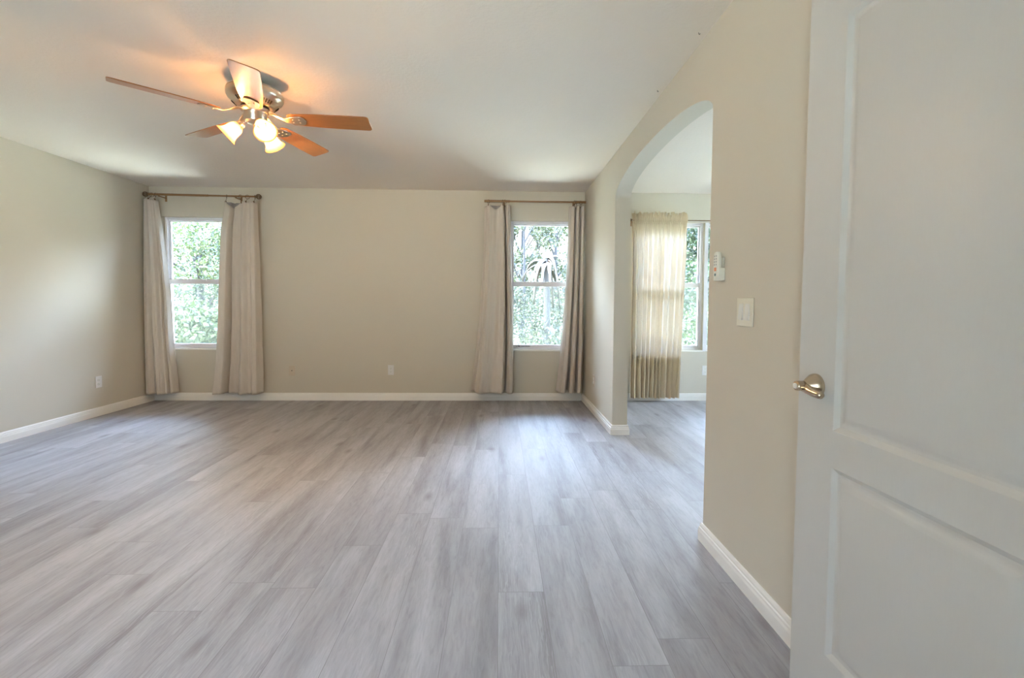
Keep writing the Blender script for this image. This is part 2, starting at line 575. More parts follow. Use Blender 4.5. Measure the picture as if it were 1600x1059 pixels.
mb = MB()
xs = [FX0] + [v for w in WINS for v in w] + [FX1]
for i in range(0, len(xs), 2):
    mb.box((xs[i], D, 0), (xs[i + 1], D + OT, H))
for a, b in WINS:
    mb.box((a, D, 0), (b, D + OT, WZ0))
    mb.box((a, D, WZ1), (b, D + OT, H))
struct(mb.build('wall_back', M['wall'], smooth=False), 'beige window wall at the far end of both rooms', 'wall')
struct(MB().box((XL - OT, YF, 0), (XL, D, H)).build('wall_left', M['wall'], smooth=False), 'beige side wall on the left, blank but for one outlet', 'wall')
mb = MB()
mb.box((XE, YF, 0), (XE + OT, SWIN_ADDED[0], H)).box((XE, SWIN_ADDED[1], 0), (XE + OT, D, H))
mb.box((XE, SWIN_ADDED[0], SWIN_ADDED[3]), (XE + OT, SWIN_ADDED[1], H)).box((XE, SWIN_ADDED[0], 0), (XE + OT, SWIN_ADDED[1], SWIN_ADDED[2]))
struct(mb.build('wall_adjoining_room', M['wall'], smooth=False), 'far side wall of the adjoining room', 'wall')
mb = MB()
mb.box((XL - OT, YF - OT, 0), (FWIN_ADDED[0], YF, H)).box((FWIN_ADDED[1], YF - OT, 0), (XE + OT, YF, H))
mb.box((FWIN_ADDED[0], YF - OT, FWIN_ADDED[3]), (FWIN_ADDED[1], YF, H)).box((FWIN_ADDED[0], YF - OT, 0), (FWIN_ADDED[1], YF, FWIN_ADDED[2]))
struct(mb.build('wall_front', M['wall'], smooth=False), 'beige wall behind the viewer', 'wall')
struct(MB().box((XR + TW, 1.2, 0), (XE, 1.32, H)).build('wall_partition', M['wall'], smooth=False), 'partition wall closing the adjoining room', 'wall')

# right wall with the arched opening and the doorway beside the viewer
DY0, DY1, DZ = -0.18, 0.545, 2.05
yc, ax = (YN + YP) / 2, (YP - YN) / 2
NA = 48
arc = [(yc - ax * math.cos(PI * k / NA), ZS + RISE * math.sin(PI * k / NA) ** 0.9) for k in range(NA + 1)]
# columns of (y, z where the wall starts): lintels over the doorway and the arch, solid wall elsewhere
colsY = [(YF, DY0, 0, 0), (DY0, DY1, DZ, DZ), (DY1, YN, 0, 0)] + [(p[0], q[0], p[1], q[1]) for p, q in zip(arc, arc[1:])] + [(YP, D, 0, 0)]
mb = MB()
VV = {}


def wv_(x, y, z):
    k = (round(x, 5), round(y, 5), round(z, 5))
    if k not in VV: VV[k] = mb.bm.verts.new((x, y, z))
    return VV[k]


def wq(*p):
    mb.bm.faces.new([wv_(*q) for q in p])


for (ya, yb, za, zb_) in colsY:
    for x in (XR, XR + TW):
        wq((x, ya, za), (x, yb, zb_), (x, yb, H), (x, ya, H))
    wq((XR, ya, za), (XR + TW, ya, za), (XR + TW, yb, zb_), (XR, yb, zb_))
    wq((XR, ya, H), (XR + TW, ya, H), (XR + TW, yb, H), (XR, yb, H))
for y, za, zb_ in ((YF, 0, H), (DY0, 0, DZ), (DY1, 0, DZ), (YN, 0, ZS), (YP, 0, ZS), (D, 0, H)):
    wq((XR, y, za), (XR + TW, y, za), (XR + TW, y, zb_), (XR, y, zb_))
o = mb.build('wall_right', M['wall'], smooth=True, angle=20)
struct(o, 'beige side wall on the right with an arched opening', 'wall')

BASE = [(0.0, 0.0), (0.017, 0.0), (0.017, 0.046), (0.0145, 0.056), (0.0145, 0.064), (0.0105, 0.067), (0.0105, 0.076), (0.006, 0.0855), (0.0, 0.0861)]


def baseboard(name, path, side, label):
    """sweeps the profile along a floor path; side +1 puts it left of the walking direction"""
    P = [Vector((x, y)) for x, y in path]
    mb_ = MB()
    rows = []
    for i, p in enumerate(P):
        def nrm(a, b):
            d = (b - a).normalized()
            return Vector((-d.y, d.x)) * side
        if i == 0: nn = nrm(P[0], P[1])
        elif i == len(P) - 1: nn = nrm(P[-2], P[-1])
        else:
            n1, n2 = nrm(P[i - 1], P[i]), nrm(P[i], P[i + 1])
            nn = (n1 + n2) / (1 + n1.dot(n2))
        rows.append([mb_.bm.verts.new((p.x + nn.x * o_, p.y + nn.y * o_, z)) for o_, z in BASE])
    n = len(BASE)
    for A, B in zip(rows, rows[1:]):
        for k in range(n):
            mb_.bm.faces.new((A[k], A[(k + 1) % n], B[(k + 1) % n], B[k]))
    mb_.bm.faces.new(rows[0][::-1]); mb_.bm.faces.new(rows[-1])
    return struct(mb_.build(name, M['trim'], smooth=False), label, 'baseboard')


XR2 = XR + TW
baseboard('baseboard_left', [(XL, YF), (XL, D)], -1, 'white baseboard along the left wall')
baseboard('baseboard_back', [(XL + 0.017, D), (XR - 0.017, D)], -1, 'white baseboard under the two curtained windows')
baseboard('baseboard_right', [(XR, D), (XR, YP), (XR2, YP), (XR2, D)], -1, 'white baseboard around the far pier of the arch')
baseboard('baseboard_near', [(XR2, 1.32), (XR2, YN), (XR, YN), (XR, 0.62)], -1, 'white baseboard along the near right wall, beside the open door')
baseboard('baseboard_adjoining', [(XR2 + 0.017, D), (XE, D)], -1, 'white baseboard in the room beyond the arch')

# door casing of the doorway beside the viewer
mb = MB()
for y0, y1, z0, z1 in ((DY0 - 0.06, DY0, 0, DZ + 0.06), (DY1 + 0.005, DY1 + 0.055, 0, DZ + 0.06), (DY0, DY1 + 0.005, DZ, DZ + 0.06)):
    mb.box((XR - 0.016, y0, z0), (XR, y1, z1))
struct(mb.build('trim_1', M['trim'], bevel=0.004), 'white casing of the doorway beside the viewer', 'trim')


# ------------------------------------------------------------------ windows
def window(name, a, b, label, sticker=False):
    w = empty(name, ((a + b) / 2, D + 0.07, WZ0))
    struct(w, label, 'window')
    hw = (b - a) / 2
    h = WZ1 - WZ0
    fr = 0.026
    mb_ = MB()
    mb_.box((-hw, -0.02, 0.012), (-hw + fr, 0.06, h)).box((hw - fr, -0.02, 0.012), (hw, 0.06, h))
    mb_.box((-hw + fr, -0.02, h - 0.03), (hw - fr, 0.06, h)).box((-hw + fr, -0.02, 0.012), (hw - fr, 0.06, 0.034))
    mb_.build('window_frame', M['vinyl'], w, bevel=0.003)
    # sashes: lower sash sits forward of the upper
    zr = 1.372 - WZ0
    st_ = 0.012
    for nm, y0, y1, z0, z1, rb, rt in (('lower_sash', -0.012, 0.016, 0.034, zr + 0.028, 0.03, 0.056), ('upper_sash', 0.018, 0.044, zr - 0.02, h - 0.03, 0.04, 0.014)):
        mb_ = MB()
        x0, x1 = -hw + fr, hw - fr
        mb_.box((x0, y0, z0), (x0 + st_, y1, z1)).box((x1 - st_, y0, z0), (x1, y1, z1))
        mb_.box((x0 + st_, y0, z0), (x1 - st_, y1, z0 + rb)).box((x0 + st_, y0, z1 - rt), (x1 - st_, y1, z1))
        s_ = mb_.build(nm, M['vinyl'], w, bevel=0.0025)
        ym = (y0 + y1) / 2
        MB().box((x0 + st_, ym - 0.002, z0 + rb), (x1 - st_, ym + 0.002, z1 - rt)).build('glass_pane', M['glass'], s_, smooth=False)
        if nm == 'lower_sash':
            MB().cbox((0, y0 - 0.006, z1 - 0.012), (0.05, 0.014, 0.014)).build('sash_lock', M['vinyl'], s_, bevel=0.003)
    MB().box((-hw + fr, 0.052, 0.034), (hw - fr, 0.0535, zr)).build('insect_screen', M['screen'], w, smooth=False)
    MB().box((-hw, -0.082, -0.004), (hw, -0.02, 0.012)).build('sill', M['trim'], w, bevel=0.004)
    if sticker:
        x = -hw + 0.075
        k = MB().cbox((x + 0.078, -0.0125, 0.046), (0.175, 0.0012, 0.021)).build('maker_sticker', M['sticker'], w, smooth=False)
        mb_ = MB()
        mb_.box((x, -0.0142, 0.041), (x + 0.007, -0.013, 0.048))
        mb_.box((x + 0.018, -0.0142, 0.046), (x + 0.036, -0.013, 0.054)).box((x + 0.026, -0.0142, 0.041), (x + 0.042, -0.013, 0.047))
        rr = random.Random(4)
        q = x + 0.055
        while q < x + 0.155:
            ww = rr.uniform(0.003, 0.009)
            mb_.box((q, -0.0142, 0.043), (q + ww, -0.013, 0.043 + rr.uniform(0.004, 0.008)))
            q += ww + 0.002
        mb_.build('printed_marks', M['ink'], k, smooth=False)
    return w


window('window_1', *WINS[0], 'single-hung white window between the curtains at the left corner')
window('window_2', *WINS[1], 'single-hung white window between the curtains left of the arch', True)
window('window_3', *WINS[2], 'white window half covered by the cream curtain beyond the arch')
window('window_4', *WINS[3], 'white window just right of the mullion, mostly hidden by the near wall')
o = struct(MB().box((WINS[2][1], D - 0.004, WZ0), (WINS[3][0], D + 0.001, WZ1)).build('trim_2', M['vinyl'], smooth=False), 'white mullion between the two windows beyond the arch', 'trim')

# glazed doors added out of view as extra sources of daylight
def added_glazed_door(name, loc, rotz, wd, hh, label):
    w = empty(name, loc, (0, 0, rotz))
    struct(w, label, 'door')
    hw = wd / 2
    mb = MB()
    for x0, x1, z0, z1 in ((-hw, -hw + 0.06, 0, hh), (hw - 0.06, hw, 0, hh), (-0.04, 0.04, 0.06, hh - 0.06), (-hw + 0.06, hw - 0.06, 0, 0.06), (-hw + 0.06, hw - 0.06, hh - 0.06, hh)):
        mb.box((x0, -0.03, z0), (x1, 0.03, z1))
    mb.build('door_frame', M['vinyl'], w, bevel=0.003)
    for x0, x1 in ((-hw + 0.06, -0.04), (0.04, hw - 0.06)):
        MB().box((x0, -0.003, 0.06), (x1, 0.003, hh - 0.06)).build('glass_pane', M['glass'], w, smooth=False)


added_glazed_door('added_door_2', ((FWIN_ADDED[0] + FWIN_ADDED[1]) / 2, YF - 0.08, FWIN_ADDED[2]), 0, FWIN_ADDED[1] - FWIN_ADDED[0], FWIN_ADDED[3] - FWIN_ADDED[2], 'added sliding glass door behind the viewer, letting in extra daylight')
added_glazed_door('added_door_3', (XE + 0.08, (SWIN_ADDED[0] + SWIN_ADDED[1]) / 2, SWIN_ADDED[2]), R(90), SWIN_ADDED[1] - SWIN_ADDED[0], SWIN_ADDED[3] - SWIN_ADDED[2], 'added sliding glass door in the far side wall, lighting the adjoining room')

# ------------------------------------------------------------------ open door, folded back against the right wall
DW, DH, DT = 0.712, 2.032, 0.035
ang = R(0.8)
door = empty('door_1', (0.892, 0.548, 0.01))
door.rotation_euler = (0, 0, ang)
struct(door, 'white two-panel door standing open against the right wall', 'door')
# local frame: +y towards the latch edge, -x the visible face
bm = bmesh.new()
PAN = [(0.133, 0.583, 0.208, 0.712), (0.133, 0.583, 0.808, 1.862)]     # y0,y1,z0,z1 measured from latch side outer mould edge
yA, yB = DW - 0.583, DW - 0.133
ys = [0, yA, yB, DW]
zs = [0, PAN[0][2], PAN[0][3], PAN[1][2], PAN[1][3], DH]
INS = [(0.0, 0.0), (0.003, 0.0022), (0.013, 0.0085), (0.018, 0.0095), (0.021, 0.0092), (0.030, 0.0058), (0.041, 0.0016), (0.045, 0.0008)]
for side in (-1, 1):
    xf = -DT / 2 if side < 0 else DT / 2
    V = {}

    def vv(x, y, z):
        k = (round(x, 5), round(y, 5), round(z, 5))
        if k not in V: V[k] = bm.verts.new((x, y, z))
        return V[k]
    for i in range(3):
        for j in range(5):
            panel = (i == 1 and j in (1, 3))
            if not panel:
                bm.faces.new([vv(xf, ys[i], zs[j]), vv(xf, ys[i + 1], zs[j]), vv(xf, ys[i + 1], zs[j + 1]), vv(xf, ys[i], zs[j + 1])])
            else:
                y0, y1, z0, z1 = ys[i], ys[i + 1], zs[j], zs[j + 1]
                prev = None
                for d_, dep in INS:
                    x = xf - side * dep
                    q = [vv(x, y0 + d_, z0 + d_), vv(x, y1 - d_, z0 + d_), vv(x, y1 - d_, z1 - d_), vv(x, y0 + d_, z1 - d_)]
                    if prev:
                        for k in range(4):
                            bm.faces.new([prev[k], prev[(k + 1) % 4], q[(k + 1) % 4], q[k]])
                    prev = q
                bm.faces.new(prev)
xa, xb = -DT / 2, DT / 2
for (p0, p1) in (((0, 0), (DW, 0)), ((DW, 0), (DW, DH)), ((DW, DH), (0, DH)), ((0, DH), (0, 0))):
    bm.faces.new([bm.verts.new((xa, *p0)), bm.verts.new((xa, *p1)), bm.verts.new((xb, *p1)), bm.verts.new((xb, *p0))])
bmesh.ops.remove_doubles(bm, verts=bm.verts[:], dist=1e-4)
mb = MB(); mb.bm.free(); mb.bm = bm
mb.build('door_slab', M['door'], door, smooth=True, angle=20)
KY, KZ = DW - 0.068, 0.914
han = None
MX = lambda x, y, z: Matrix.Translation((x, y, z)) @ Matrix.Rotation(R(-90), 4, 'Y')    # local z -> -x
mb = MB()
mb.lathe([(0.033, 0), (0.033, 0.004), (0.031, 0.010), (0.022, 0.022), (0.0155, 0.030), (0.0125, 0.034)], MX(-DT / 2, KY, KZ), 32)
han = mb.build('door_handle', M['handle'], door, smooth=True, angle=40)
mb = MB()
mb.lathe([(0.0115, 0.031), (0.0115, 0.035), (0.0135, 0.037), (0.0135, 0.053), (0.0125, 0.057), (0.010, 0.0585)], MX(-DT / 2, KY, KZ), 28)
# lever arm sweeping back towards the hinges
pts, rad = [], []
for k in range(13):
    t = k / 12
    pts.append((-DT / 2 - 0.034 + 0.004 * t * t, KY - 0.002 - 0.062 * t, KZ - 0.004 - 0.010 * math.sin(t * PI * 0.55)))
    rad.append(0.0130 - 0.0025 * t if k < 12 else 0.006)
mb.tube(pts, rad, 12)
lev = mb.build('lever', M['handle'], han, smooth=True, angle=50)
MB().lathe([(0.0125, 0.0295), (0.0125, 0.0325)], MX(-DT / 2, KY, KZ), 24).build('dark_collar', M['slot'], han)
mb = MB().lathe([(0.0075, 0.058), (0.0075, 0.0605), (0.005, 0.0615)], MX(-DT / 2, KY, KZ), 16)
tag(mb.build('lock_button', M['plate'], han), 'bright round lock button on the end of the lever')
mb = MB()
for hz in (0.2, 1.0, 1.82):
    mb = MB().tube([(-DT / 2 - 0.004, -0.004, hz - 0.045), (-DT / 2 - 0.004, -0.004, hz + 0.045)], 0.006, 10)
    mb.build('hinge', M['handle'], door)
MB().lathe([(0.03, 0), (0.03, 0.006), (0.012, 0.022), (0.010, 0.030)], Matrix.Translation((DT / 2, KY, KZ)) @ Matrix.Rotation(R(90), 4, 'Y'), 24).build('rear_knob', M['handle'], door)

# ------------------------------------------------------------------ ceiling fan
FXc, FYc = -1.455, 2.75
fan = empty('ceiling_fan', (FXc, FYc, H))
tag(fan, 'brushed nickel ceiling fan with five cherry blades and three lit glass shades', 'ceiling fan')
ZB = 2.235 - H         # blade plane below the ceiling
MB().lathe([(0.052, 0), (0.052, -0.008), (0.044, -0.016), (0.030, -0.022)], None, 40).build('canopy', M['nickel'], fan)
MB().lathe([(0.026, -0.018), (0.030, -0.024), (0.030, -0.032), (0.026, -0.038)], None, 24).build('downrod', M['nickel'], fan)
mot = MB().lathe([(0.024, -0.034), (0.055, -0.036), (0.108, -0.041), (0.136, -0.049), (0.147, -0.058), (0.150, -0.064), (0.147, -0.068), (0.152, -0.072), (0.152, -0.092), (0.145, -0.106),
                  (0.124, -0.124), (0.104, -0.142), (0.092, -0.150), (0.080, -0.152)], None, 64).build('motor_housing', M['nickel'], fan, angle=30)
for k in range(5):
    mb = MB()
    for j in (-1.5, -0.5, 0.5, 1.5):
        a = 2 * PI * (k + 0.5) / 5 + 0.7317 + PI + j * 0.13
        mt = Matrix.Rotation(a, 4, 'Z') @ Matrix.Translation((0.1155, 0, -0.1335)) @ Matrix.Rotation(R(-42), 4, 'Y')
        v = []
        for p in ((-0.012, -0.0035, -0.003), (0.012, -0.0035, -0.003), (0.012, 0.0035, -0.003), (-0.012, 0.0035, -0.003), (-0.012, -0.0035, 0.003), (0.012, -0.0035, 0.003), (0.012, 0.0035, 0.003), (-0.012, 0.0035, 0.003)):
            v.append(mb.bm.verts.new(mt @ Vector(p)))
        for q in ((3, 2, 1, 0), (4, 5, 6, 7), (0, 1, 5, 4), (1, 2, 6, 5), (2, 3, 7, 6), (3, 0, 4, 7)):
            mb.bm.faces.new([v[i] for i in q])
    mb.build('vent_slots', M['dark_slot'], mot, smooth=False)
MB().lathe([(0.076, -0.150), (0.076, -0.163)], None, 40).build('rotor_gap', M['dark_slot'], fan)
MB().lathe([(0.055, -0.160), (0.080, -0.162), (0.083, -0.168), (0.075, -0.177), (0.064, -0.183), (0.062, -0.187), (0.062, -0.226), (0.058, -0.236), (0.040, -0.246), (0.016, -0.250), (0.012, -0.262), (0.004, -0.266)], None, 48).build('switch_cup', M['nickel'], fan, angle=30)

# one blade along +x of a pivot; rounded, slightly flared plank
BL = []
r0, r1 = 0.185, 0.662
w0, w1 = 0.052, 0.0685
BL += [(r0, -w0 * 0.72), (r0 + 0.02, -w0), (r0 + 0.16, -w1 * 0.93), (r1 - 0.12, -w1)]
for k in range(7):
    a = -PI / 2 + k / 6 * PI / 2
    BL.append((r1 - 0.026 + 0.022 * math.cos(a), -w1 + 0.022 + 0.022 * math.sin(a)))
for k in range(7):
    a = k / 6 * PI / 2
    BL.append((r1 - 0.020 + 0.020 * math.cos(a), w1 - 0.020 + 0.020 * math.sin(a)))
BL += [(r1 - 0.12, w1), (r0 + 0.16, w1 * 0.93), (r0 + 0.02, w0), (r0, w0 * 0.72)]
PITCH = R(-12)
blade_me = iron_me = None
for k in range(5):
    a = 0.7317 + PI + k * 2 * PI / 5
    if blade_me is None:
        mb = MB().prism(BL, 0.0055, Matrix.Translation((0, 0, -0.002)))
        bl = mb.build('blade', M['blade'], fan, bevel=0.0012)
        blade_me = bl.data
        # blade iron: neck from the rotor, opening into a leaf-shaped plate under the blade
        o_ = []
        for t in range(25):
            s_ = t / 24
            x = 0.072 + 0.215 * s_
            if s_ < 0.45:
                wd = 0.0175 - 0.004 * math.sin(s_ / 0.45 * PI)
            else:
                q = (s_ - 0.45) / 0.55
                wd = 0.0175 + 0.0225 * math.sin(min(1, q * 1.6) * PI / 2)
                if q > 0.72: wd *= math.sqrt(max(0.0, 1 - ((q - 0.72) / 0.28) ** 2))
            o_.append((x, wd))
        out = [(x, -w_) for x, w_ in o_] + [(x, w_) for x, w_ in o_[::-1][1:]]
        mb = MB().prism(out, 0.006, Matrix.Translation((0, 0, -0.0095)))
        bmesh.ops.subdivide_edges(mb.bm, edges=[e for e in mb.bm.edges if abs(e.verts[0].co.x - e.verts[1].co.x) < 1e-4 and abs(e.verts[0].co.y - e.verts[1].co.y) > 0.01], cuts=1)
        for vt in mb.bm.verts:
            w_ = max(0.0, min(1.0, (0.178 - vt.co.x) / 0.09))
            vt.co.z += 0.040 * w_ * w_ * (3 - 2 * w_)
        for q in (0.215, 0.250):
            for s2 in (-0.014, 0.014):
                mb.lathe([(0.0045, -0.0125), (0.0045, -0.009)], Matrix.Translation((q, s2, 0)), 10)
        ir = mb.build('blade_iron', M['nickel'], bl, bevel=0.002)
        iron_me = ir.data
        bl0, ir0 = bl, ir
    else:
        bl = bl0.copy(); COL.objects.link(bl); bl.parent = fan
        ir = ir0.copy(); COL.objects.link(ir); ir.parent = bl
    bl.location = (0, 0, ZB)
    bl.rotation_euler = (PITCH, 0, 0)
    bl.rotation_mode = 'QUATERNION'
    bl.rotation_quaternion = (Matrix.Rotation(a, 3, 'Z') @ Matrix.Rotation(PITCH, 3, 'X')).to_quaternion()

# light kit: three bell shades on short arms
sh0 = None
for k, az in enumerate((R(196), R(316), R(76))):
    tilt = R(48)
    d = Vector((math.cos(az) * math.sin(tilt), math.sin(az) * math.sin(tilt), -math.cos(tilt)))
    zc = -0.246
    p0 = Vector((0.045 * math.cos(az), 0.045 * math.sin(az), zc + 0.010))
    p1 = Vector((0.070 * math.cos(az), 0.070 * math.sin(az), zc - 0.004))
    q = d.to_track_quat('Z', 'Y')
    mt = Matrix.Translation(p1) @ q.to_matrix().to_4x4()
    mb = MB().tube([p0, p0.lerp(p1, 0.5) + Vector((0, 0, 0.002)), p1], 0.010, 12)
    mb.lathe([(0.012, -0.006), (0.021, 0.0), (0.0235, 0.006), (0.0235, 0.020), (0.021, 0.022)], mt, 24)
    arm = mb.build('lamp_arm', M['nickel'], fan, angle=35)
    outer = [(0.0215, 0.016), (0.026, 0.022), (0.033, 0.032), (0.0385, 0.046), (0.0405, 0.060), (0.0415, 0.074), (0.0445, 0.088), (0.051, 0.102), (0.060, 0.114), (0.064, 0.119)]
    inner = [(r_ - 0.0028, z_ + 0.0003) for r_, z_ in outer[::-1]]
    pr_ = outer + inner
    if sh0 is None:
        mb = MB()
        mb.lathe(pr_, None, 40, closed_ends=False)
        sh = mb.build('lamp_shade', M['shade'], fan, angle=60)
        bu = MB().lathe([(0.009, 0.018), (0.011, 0.024), (0.015, 0.034), (0.0165, 0.044), (0.0145, 0.054), (0.009, 0.061), (0.002, 0.064)], None, 20).build('bulb', M['bulb'], sh, angle=60)
        sh0, bu0 = sh, bu
    else:
        sh = sh0.copy(); COL.objects.link(sh); sh.parent = fan
        bu = bu0.copy(); COL.objects.link(bu); bu.parent = sh
    sh.rotation_mode = 'QUATERNION'
    sh.location = p1
    sh.rotation_quaternion = q
    ld = bpy.data.lights.new('bulb_lamp', 'POINT')
    ld.energy = 6.5
    ld.color = (1.0, 0.72, 0.43)
    ld.shadow_soft_size = 0.012
    lo = bpy.data.objects.new('bulb_lamp', ld)
    COL.objects.link(lo)
    lo.parent = fan
    lo.location = p1 + d * 0.082
MB().tube([(0.012, -0.03, -0.244), (0.012, -0.03, -0.30)], 0.0012, 6).ball((0.012, -0.03, -0.305), 0.006, 10, 8).build('pull_chain', M['nickel'], fan)


# ------------------------------------------------------------------ curtains
def interp(tab, x):
    if x <= tab[0][0]: return tab[0][1]
    for (a, va), (b, vb) in zip(tab, tab[1:]):
        if x <= b:
            t = (x - a) / (b - a)
            return va + (vb - va) * t
    return tab[-1][1]


def smooth_interp(tab, x):
    """monotone-ish cubic through the fold points"""
    n = len(tab)
    for i in range(n - 1):
        if x <= tab[i + 1][0] or i == n - 2:
            x0, y0 = tab[i]; x1, y1 = tab[i + 1]
            t = max(0.0, min(1.0, (x - x0) / (x1 - x0)))
            t = t * t * (3 - 2 * t)
            return y0 + (y1 - y0) * t


def curtain(name, left, right, folds, rings, sags, ztop, zbot, label, y0, m, seed, flap=None, group=None):
    """left/right: z -> x edge tables (bottom first); folds: (t, y offset)"""
    rnd = random.Random(seed)
    root = empty(name, (0, y0, 0))
    root.location = ((left[-1][1] + right[-1][1]) / 2, y0, zbot)
    tag(root, label, 'curtain', group)
    ox, oz = root.location.x, zbot
    NU, NV = 150, 90
    verts, faces = [], []
    top_pts = {}
    for j in range(NV + 1):
        v = j / NV
        for i in range(NU + 1):
            t = i / NU
            zt = ztop
            for (ta, tb, sg) in sags:
                if ta < t < tb:
                    zt -= sg * math.sin((t - ta) / (tb - ta) * PI) ** 1.2
            z = zbot + (zt - zbot) * v
            xl, xr = interp(left, z), interp(right, z)
            h_ = (z - zbot) / (ztop - zbot)
            amp = 1.15 - 0.55 * h_ ** 1.5
            y = min(0.080, smooth_interp(folds, t) * amp * 1.9)
            # soft wandering of folds and crumples near the hem
            wob = noise.noise(Vector((t * 5 + seed, z * 1.1, seed * 1.7)))
            tt = t + 0.020 * wob * (1 - h_) * math.sin(t * PI)
            x = xl + (xr - xl) * tt
            y += 0.010 * noise.noise(Vector((t * 9 + seed, z * 1.6, 3.1))) * (1.1 - h_)
            y += 0.006 * noise.noise(Vector((t * 14 + z * 5, z * 8, seed))) * max(0.0, 1 - h_ * 1.8)
            hem = zbot + 0.006 * noise.noise(Vector((t * 6, seed, 0)))
            zz = z if j else hem
            verts.append((x - ox, y, zz - oz))
            if j == NV: top_pts[i] = (x - ox, y, zz - oz)
    for j in range(NV):
        for i in range(NU):
            a = j * (NU + 1) + i
            faces.append((a, a + 1, a + NU + 2, a + NU + 1))
    me = bpy.data.meshes.new('curtain_panel')
    me.from_pydata(verts, [], faces)
    o = link_mesh('curtain_panel', me, m, root, smooth=True, angle=180)
    so = o.modifiers.new('thickness', 'SOLIDIFY'); so.thickness = 0.003; so.offset = 0
    return root, top_pts, NU


def ring_on(parent, x, y, z_rod, z_cloth, ycloth, tilt):
    """clip ring round the rod with its clip, a part of the curtain it carries"""
    rr = 0.021
    c = Vector((x, y, z_rod - 0.006))
    pts = [c + Vector((math.sin(tilt) * rr * math.cos(a), math.cos(tilt) * rr * math.cos(a), rr * math.sin(a))) for a in [2 * PI * k / 20 for k in range(20)]]
    mb_ = MB().tube(pts, 0.0024, 8, closed=True)
    b = c + Vector((0, 0, -rr))
    mb_.tube([b, Vector((x, (y + ycloth) / 2, (b.z + z_cloth) / 2)), Vector((x, ycloth, z_cloth + 0.004))], 0.0016, 6)
    mb_.box((x - 0.006, ycloth - 0.006, z_cloth - 0.012), (x + 0.006, ycloth + 0.006, z_cloth + 0.006))
    return mb_.build('clip_ring', M['bronze'], parent, bevel=0.0)


def do_curtain(name, left, right, folds, rings, sags, ztop, zbot, label, zrod, m, seed, flap=None):
    root, tp, NU = curtain(name, left, right, folds, rings, sags, ztop, zbot, label, YR, m, seed)
    for k, t in enumerate(rings):
        p = tp[round(t * NU)]
        zl = root.location.z
        ring_on(root, p[0], 0.0, zrod(p[0] + root.location.x) - zl, p[2], p[1], R((-35, 25, 60, -20)[k % 4]))
    if flap:
        # the heading that flops forward between two rings and shows its grey back
        ta, tb, dep = flap
        n = 24
        V_, F_ = [], []
        for i in range(n + 1):
            t = ta + (tb - ta) * i / n
            a = tp[round(t * NU)]
            e0, e1 = tp[round(ta * NU)], tp[round(tb * NU)]
            zl_ = e0[2] + (e1[2] - e0[2]) * i / n - 0.006
            for q in range(5):
                w_ = q / 4
                V_.append((a[0], a[1] + 0.006 + 0.010 * w_, a[2] - 0.01 + (max(zl_, a[2]) - a[2] + 0.01) * w_))
        for i in range(n):
            for q in range(4):
                e = i * 5 + q
                F_.append((e, e + 1, e + 6, e + 5))
        me = bpy.data.meshes.new('folded_heading')
        me.from_pydata(V_, [], F_)
        ob = link_mesh('folded_heading', me, M['lining'], root, smooth=True, angle=180)
        so = ob.modifiers.new('thickness', 'SOLIDIFY'); so.thickness = 0.002
        tag(ob, 'grey back of the heading showing where it sags between two rings')
    return root


YR = D - 0.115
rodL = lambda x: 2.327 - (x + 3.95) * 0.010
rodR = lambda x: 2.299
do_curtain('curtain', [(0.105, -3.962), (0.78, -3.962), (1.5, -3.955), (2.27, -3.935)], [(0.106, -3.661), (0.347, -3.677), (0.712, -3.703), (1.218, -3.719), (1.791, -3.769), (2.267, -3.82)],
           [(0, .04), (.05, .0), (.10, -.03), (.25, -.035), (.38, -.018), (.43, .045), (.47, .045), (.49, -.03), (.56, -.045), (.68, -.04), (.78, -.02), (.85, .005), (.91, -.015), (.96, -.01), (1, .03)],
           [0.08, 0.40, 0.62, 0.96], [], 2.272, 0.105, 'taupe curtain squeezed into the left corner, left of its window', rodL, M['taupe'], 1)
do_curtain('curtain', [(0.099, -3.253), (0.495, -3.202), (0.932, -3.172), (1.51, -3.15), (1.941, -3.124), (2.255, -3.068)], [(0.107, -2.699), (0.935, -2.70), (1.658, -2.71), (2.245, -2.722)],
           [(0, .03), (.04, -.01), (.10, -.035), (.245, -.034), (.285, .045), (.325, .005), (.42, .012), (.53, .02), (.575, .04), (.60, -.03), (.67, -.045), (.76, -.02), (.81, -.015), (.88, -.035), (.95, -.03), (1, .02)],
           [0.06, 0.50, 0.72, 0.96], [(0.08, 0.50, 0.055)], 2.253, 0.103, 'taupe curtain on the right end of the rod with ball finials', rodL, M['taupe'], 2, flap=(0.10, 0.49, 0))
do_curtain('curtain', [(0.116, -0.332), (0.578, -0.274), (1.096, -0.225), (1.682, -0.19), (2.248, -0.178)], [(0.117, 0.165), (0.728, 0.161), (1.392, 0.142), (2.245, 0.114)],
           [(0, .055), (.08, .04), (.15, -.02), (.22, -.04), (.34, -.03), (.48, -.015), (.60, -.03), (.72, -.04), (.765, -.01), (.79, .045), (.82, .04), (.845, -.02), (.90, -.04), (.96, -.03), (1, .02)],
           [0.16, 0.72, 0.80], [(0.18, 0.70, 0.05)], 2.253, 0.116, 'taupe curtain flaring at the hem, left of the window beside the arch', rodR, M['taupe'], 3, flap=(0.20, 0.69, 0))
